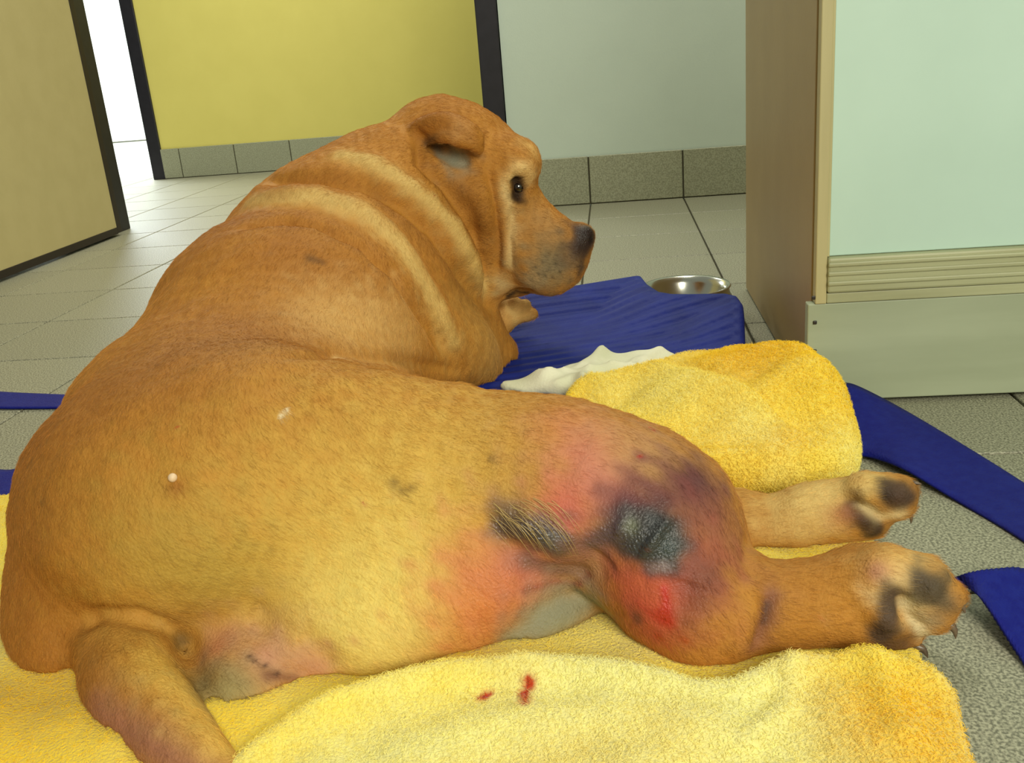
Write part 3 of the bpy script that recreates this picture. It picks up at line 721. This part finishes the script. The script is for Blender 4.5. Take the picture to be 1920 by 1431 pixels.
# face
stroke([(700, 372), (770, 425), (825, 480), (865, 540)], .016, (140, 90, 36), .45); stroke([(860, 350), (900, 400), (922, 460)], .022, (140, 92, 40), .5); dot(870, 560, .04, (150, 108, 46), .5)  # neck fold valley and cheek browned, shade of the folds put into the coat
stroke([(960, 330), (980, 315), (998, 335)], .012, (236, 206, 140), .8); stroke([(948, 350), (955, 385), (962, 420), (958, 500)], .010, (216, 190, 132), .75)
dot(1000, 278, .02, (226, 190, 116), .6); stroke([(1000, 400), (1040, 440), (1030, 500)], .03, (176, 138, 86), .55)
dot(1030, 470, .03, (150, 116, 70), .5); dot(1035, 500, .040, (116, 104, 76), .88); dot(1075, 480, .027, (92, 76, 58), .85); dot(1000, 535, .022, (172, 160, 126), .6); dot(945, 535, .018, (190, 172, 124), .6)
for x, y in ((1005, 500), (1018, 492), (1030, 505), (1022, 518), (1042, 495), (1050, 510), (1010, 515), (1036, 520)): dot(x, y, .0022, (50, 42, 34), .8)
stroke([(1078, 425), (1090, 440), (1085, 460)], .014, (80, 54, 40), .8); dot(1104, 440, .024, (34, 22, 20), 1, .3, 1, 0, 5); dot(1094, 462, .018, (44, 32, 28), .95, .2, 1, 0, 3)
dot(1108, 450, .005, (8, 6, 6), 1, 0, 1, 0); stroke([(1095, 480), (1085, 515)], .006, (60, 46, 40), .7)
stroke([(968, 334), (971, 352), (969, 370)], .0125, (34, 21, 14), .97, .1, 1, .1, 4); stroke([(962, 374), (985, 378)], .005, (60, 40, 24), .6)
stroke([(952, 556), (969, 545), (990, 549)], .005, (24, 18, 16), .95)
dot(820, 275, .013, (60, 42, 28), .8, 0, .6); dot(852, 300, .024, (138, 140, 120), .92, 0, .7); dot(872, 306, .012, (150, 148, 126), .7, 0, .6); dot(862, 240, .016, (212, 164, 104), .5)  # ear hollow darkened with the flap's shade; grey bare skin beside it
stroke([(800, 268), (815, 262), (840, 270)], .006, (52, 36, 26), .7)
# small marks of the back
stroke([(580, 484), (605, 492)], .006, (96, 60, 24), .7); dot(635, 672, .006, (226, 190, 130), .8); dot(330, 912, .008, (150, 84, 30), .6)
for x, y in ((740, 905), (770, 915), (755, 920), (920, 860), (330, 1330), (80, 940)): dot(x, y, .004, (110, 84, 44), .7)
stroke([(526, 782), (538, 768)], .0015, (240, 232, 200), .8)
# tail and perineum
dot(250, 1180, .04, (206, 156, 70), .5); stroke([(180, 1330), (260, 1385), (330, 1425), (390, 1470)], .022, (158, 104, 84), .85, 0, .7); stroke([(300, 1240), (370, 1330), (420, 1400)], .020, (226, 186, 88), .7)  # the golden streak is the lit right side of the tail, painted on
dot(170, 1250, .03, rust, .5); dot(410, 1210, .022, (196, 128, 92), .8, 0, .6); dot(500, 1235, .030, (198, 142, 116), .85, 0, .75); dot(590, 1255, .022, (190, 128, 98), .8, 0, .7)
dot(430, 1300, .030, (142, 136, 92), .8, 0, .4); dot(380, 1280, .018, (96, 86, 58), .7); dot(560, 1290, .018, (150, 118, 70), .6); stroke([(500, 1268), (570, 1275), (640, 1275)], .006, (120, 72, 56), .7, 0, .8)  # olive and dark dabs paint the shadow under the rump
for x, y in ((478, 1240), (496, 1247), (470, 1232), (520, 1262)): dot(x, y, .0024, (70, 44, 38), .9)
dot(340, 1200, .010, (60, 50, 30), .7)  # shade of the gap between tail and buttock, painted on
# the injured leg: reddened, bruised and wet skin
dot(1180, 930, .085, (172, 122, 82), .75, 0, .25); dot(1120, 840, .045, (214, 142, 104), .65, 0, .3); dot(1050, 790, .03, (196, 120, 76), .5)
dot(1100, 848, .020, (200, 108, 94), .65, .05, .5); dot(1062, 935, .024, (200, 96, 84), .7, .05, .6); dot(1120, 900, .022, (204, 118, 110), .7, .1, .5); dot(1155, 920, .020, (196, 104, 104), .7, .15, .5); dot(1060, 980, .018, (206, 96, 92), .7, .2, .6)
dot(1200, 860, .05, (178, 140, 92), .6); dot(1290, 920, .032, (104, 62, 60), .8, .05, .4); dot(1330, 960, .04, (122, 66, 60), .7, .1, .3); dot(1310, 900, .020, (80, 44, 56), .7, .1, .4); dot(1345, 1030, .03, (150, 92, 66), .6)
dot(1180, 945, .022, (104, 44, 56), .85, .3, .7); dot(1215, 955, .025, (96, 48, 54), .75, .3, .7)
dot(930, 1090, .045, (204, 112, 74), .75, .2, .6); dot(900, 1160, .045, (212, 122, 66), .7, .1, .4); dot(985, 1060, .025, (196, 112, 96), .8, .35, .8); dot(1010, 1100, .03, (200, 116, 88), .8, .3, .8); dot(880, 1050, .03, (208, 130, 84), .5)
stroke([(950, 985), (1000, 1000), (1055, 1025)], .017, (58, 50, 52), .97, .85, .85, .3, 3); dot(1040, 1015, .013, (82, 84, 84), .9, .95, .9); stroke([(990, 1050), (1050, 1070), (1090, 1070)], .012, (112, 80, 76), .8, .6, .9)
dot(950, 960, .016, (120, 100, 84), .6, .3, .4); dot(1100, 1040, .020, (150, 104, 88), .8, .6, .9); dot(1120, 1075, .016, (176, 140, 104), .6, .5, .9)
dot(1220, 1120, .042, (188, 84, 60), .85, .2, .8); dot(1180, 1100, .025, (188, 88, 64), .75, .2, .8); dot(1290, 1090, .025, (176, 70, 62), .8, .3, .6); dot(1240, 1170, .022, (200, 80, 58), .7, .3, .6); stroke([(1300, 1080), (1310, 1130), (1290, 1160)], .018, (120, 66, 52), .7, .2, .4); dot(1330, 1080, .018, (110, 66, 50), .6, .1, .4)
dot(1180, 985, .020, (62, 56, 58), .9, .8, .8); dot(1235, 1008, .027, (38, 46, 46), .98, .8, .95, .25, 4); dot(1185, 1005, .020, (58, 56, 58), .9, .9, .9, .3, 3); dot(1255, 1035, .014, (46, 60, 60), .9, .8, .9); dot(1205, 1028, .016, (52, 54, 56), .85, .8, .9); stroke([(1110, 1020), (1135, 1000), (1150, 990)], .010, (80, 66, 76), .8, .95, .9); dot(1185, 985, .006, (130, 134, 108), .6, .9, .8)
dot(1210, 1220, .02, (196, 118, 62), .6); dot(1195, 1160, .006, (90, 60, 44), .8)
stroke([(1245, 1105), (1250, 1135), (1248, 1160)], .0042, (184, 30, 26), .85, .6, 1, .6); stroke([(1245, 1160), (1256, 1168)], .005, (178, 26, 24), .9, .7, 1); stroke([(985, 1108), (1040, 1092), (1090, 1098)], .0030, (160, 34, 20), .9, .8, 1, .6); stroke([(1075, 1098), (1100, 1085), (1105, 1078)], .0035, (120, 24, 18), .9, .8, 1); dot(1084, 1108, .004, (30, 14, 10), 1, .8, 1, 0)
stroke([(1245, 1062), (1225, 1066)], .004, (140, 120, 120), .7, 1, 1)
dot(1040, 1160, .03, (150, 150, 118), .9, .1, .9); stroke([(900, 1225), (980, 1190), (1060, 1140), (1110, 1125)], .018, (138, 136, 108), .9, .1, .9)
stroke([(1446, 1120), (1434, 1160), (1412, 1210)], .010, (132, 84, 66), .85, .1, .8); stroke([(1436, 1135), (1430, 1165)], .004, (60, 36, 30), .8, .2, .9); dot(1330, 1230, .03, (186, 124, 52), .5)
# paws: pale toes, dark pads
dot(1700, 1060, .03, (226, 192, 120), .6); dot(1720, 1130, .02, (220, 198, 146), .7); dot(1645, 1075, .010, (176, 116, 96), .8, 0, .8); stroke([(1640, 1120), (1690, 1090)], .010, (216, 190, 140), .6)
stroke([(1672, 1120), (1668, 1160), (1652, 1195)], .014, (78, 62, 50), .97, .05, 1, .3, 4); dot(1752, 1108, .019, (74, 64, 48), .97, .05, 1, .3, 4); dot(1725, 1090, .010, (70, 58, 46), .8, .1, 1); dot(1775, 1135, .013, (96, 82, 62), .8, .1, .9); dot(1685, 1213, .017, (84, 58, 40), .9, .1, .9, .3, 4); dot(1745, 1165, .012, (150, 122, 84), .6)
stroke([(1700, 1130), (1712, 1160), (1735, 1190)], .006, (214, 196, 150), .8)
for p in ((1500, 940, .05), (1560, 925, .03), (1640, 905, .02)): dot(*p[:2], p[2], (222, 196, 124), .6)
stroke([(1604, 955), (1622, 975), (1640, 992)], .015, (56, 42, 32), .97, .05, 1, .3, 4); dot(1578, 965, .014, (176, 112, 74), .7); dot(1680, 930, .018, (72, 52, 40), .97, .05, 1, .3, 4); dot(1708, 932, .012, (70, 54, 44), .9, .1, 1); dot(1660, 930, .009, (46, 36, 30), .8, .1, 1); stroke([(1615, 945), (1650, 968), (1690, 965)], .006, (216, 192, 138), .8)
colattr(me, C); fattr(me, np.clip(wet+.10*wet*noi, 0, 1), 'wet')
m_skin = attr_mat('dog_coat', .68, .25, wet='wet', bump=.5, bscale=420, vary=.05, vscale=120)
m_fur = attr_mat('dog_fur', .55, .25)
dog = link('dog', me, m_skin); tag(dog, 'heavy tan dog with wrinkled neck and bruised hind leg lying on yellow towels', 'dog')

# lie of the coat
FLOW = [((620, 480), (-40, 60)), ((450, 480), (-30, 60)), ((400, 700), (-20, 70)), ((650, 780), (40, 50)), ((250, 850), (0, 60)), ((120, 900), (10, 60)), ((450, 950), (50, 35)), ((650, 1000), (60, 35)), ((800, 900), (60, 15)),
        ((600, 1150), (50, 35)), ((800, 1120), (40, 50)), ((400, 1080), (50, 10)), ((150, 1120), (10, 50)), ((950, 820), (50, 20)), ((1100, 860), (50, 10)), ((1250, 860), (40, 30)), ((1340, 980), (15, 50)), ((1200, 1130), (10, 50)), ((1320, 1200), (30, 30)),
        ((1500, 1120), (50, 0)), ((1650, 1060), (50, 5)), ((1500, 960), (50, -10)), ((250, 1250), (20, 50)), ((330, 1380), (40, 40)), ((720, 330), (-40, 40)), ((780, 500), (20, 50)), ((880, 600), (20, 50)), ((850, 380), (-20, 40)), ((1020, 420), (-40, -10)), ((880, 240), (-40, -10)), ((950, 280), (-40, -10))]
FP, FD = [], []
for (a, b), (c, d) in FLOW:
    h1, h2 = hit(tree, a, b), hit(tree, a+c*.4, b+d*.4)
    if h1 is not None and h2 is not None: FP.append(h1); v = h2-h1; FD.append(v/np.linalg.norm(v))
FP, FD = np.array(FP), np.array(FD)
def flow(p, n):
    o = np.zeros_like(p)
    for a, d in zip(FP, FD): o += d/(((p-a)**2).sum(1)[:, None]+.0008)**1.5
    return o/(np.linalg.norm(o, axis=1)[:, None]+1e-9)
fur = np.clip(fur, .0, 1)*(P[:, 2] > .013)
strands('coat', me, 300000, .0085, flow, .00014, m_fur, dog, dens=fur+1e-5, lift=.26, jit=.22, colvar=.17, seed=9)

# eye, claws and a pale wart
def ball(name, c, r, m, parent, sc=(1, 1, 1)):
    bm = bmesh.new(); bmesh.ops.create_uvsphere(bm, u_segments=20, v_segments=12, radius=r)
    for v in bm.verts: v.co = Vector(c)+Vector([v.co[i]*sc[i] for i in range(3)])
    me_ = bpy.data.meshes.new(name); bm.to_mesh(me_); bm.free(); me_.polygons.foreach_set('use_smooth', [True]*len(me_.polygons))
    return link(name, me_, m, parent)
e = hit(tree, 973, 352); ball('eye', e+np.array((-.002, .0062, 0)), .0105, mat('dark_eye', (22, 12, 8), .06, coat=1), dog)
h = hit(tree, 325, 897); ball('wart', h+np.array((0, -.001, .001)), .0038, mat('pale_wart', (226, 196, 160), .5), dog)
m_claw = mat('horn_claw', (62, 48, 38), .35, noise=(110, 92, 70), scale=90)
def claw(p, q, r=.0042):
    p, q = np.array(p), np.array(q); d = q-p; up = np.array((0, 0, 1.)); sd = np.cross(d, up); sd /= np.linalg.norm(sd); u = np.cross(sd, d); u /= np.linalg.norm(u)
    V, Q = [], []; ns, ng = 6, 8
    for i in range(ns):
        t = i/(ns-1); c = p+d*t+u*np.linalg.norm(d)*.22*math.sin(t*math.pi); rr = r*(1-t)**.7+.0004
        for j in range(ng): a = 2*math.pi*j/ng; V.append(c+rr*(sd*math.cos(a)+u*math.sin(a)))
    for i in range(ns-1):
        for j in range(ng): k = (j+1) % ng; Q.append((i*ng+j, i*ng+k, (i+1)*ng+k, (i+1)*ng+j))
    link('claw', mesh_np('claw', np.array(V), np.array(Q)), m_claw, dog)
for a, b in (((1788, 1128), (1810, 1150)), ((1770, 1165), (1792, 1198)), ((1712, 1210), (1740, 1234))): claw(at(*a, .693), at(*b, .688))
for a, b in (((1705, 912), (1728, 908)), ((1695, 955), (1708, 982))): claw(at(*a, .868), at(*b, .864), .0035)
for a, b in (((970, 566), (976, 560)), ((990, 573), (997, 567))): claw(at(*a, 1.585), at(*b, 1.585), .0032)

# wet clumped hairs over the smaller sore
r_ = np.random.default_rng(3); cvp = []
for i in range(46):
    x, y = 915+r_.uniform(0, 120), 930+r_.uniform(0, 60); L = r_.uniform(.6, 1.5)
    k_ = r_.uniform(-12, 22)
    pp = [hit(tree, x+L*50*t, y+L*((10+k_)*t+38*t*t)) for t in np.linspace(0, 1, 5)]
    nn = [np.array(tree.find_nearest(Vector(p))[1]) for p in pp]
    cvp.append([p+n*.0035*math.sin(math.pi*min(1, t*.9+.1)) for p, n, t in zip(pp, nn, np.linspace(0, 1, 5))])
cv = bpy.data.hair_curves.new('wet_hair'); cv.add_curves([5]*len(cvp))
cv.attributes['position'].data.foreach_set('vector', np.array(cvp, np.float32).ravel())
ra = cv.attributes.get('radius') or cv.attributes.new('radius', 'FLOAT', 'POINT'); ra.data.foreach_set('value', np.tile(np.linspace(1, .3, 5)*.00022, len(cvp)).astype(np.float32))
cv.materials.append(mat('wet_hair', (196, 170, 112), .3)); wh = bpy.data.objects.new('wet_hair', cv); COL.objects.link(wh); wh.parent = dog; wh['kind'] = 'stuff'
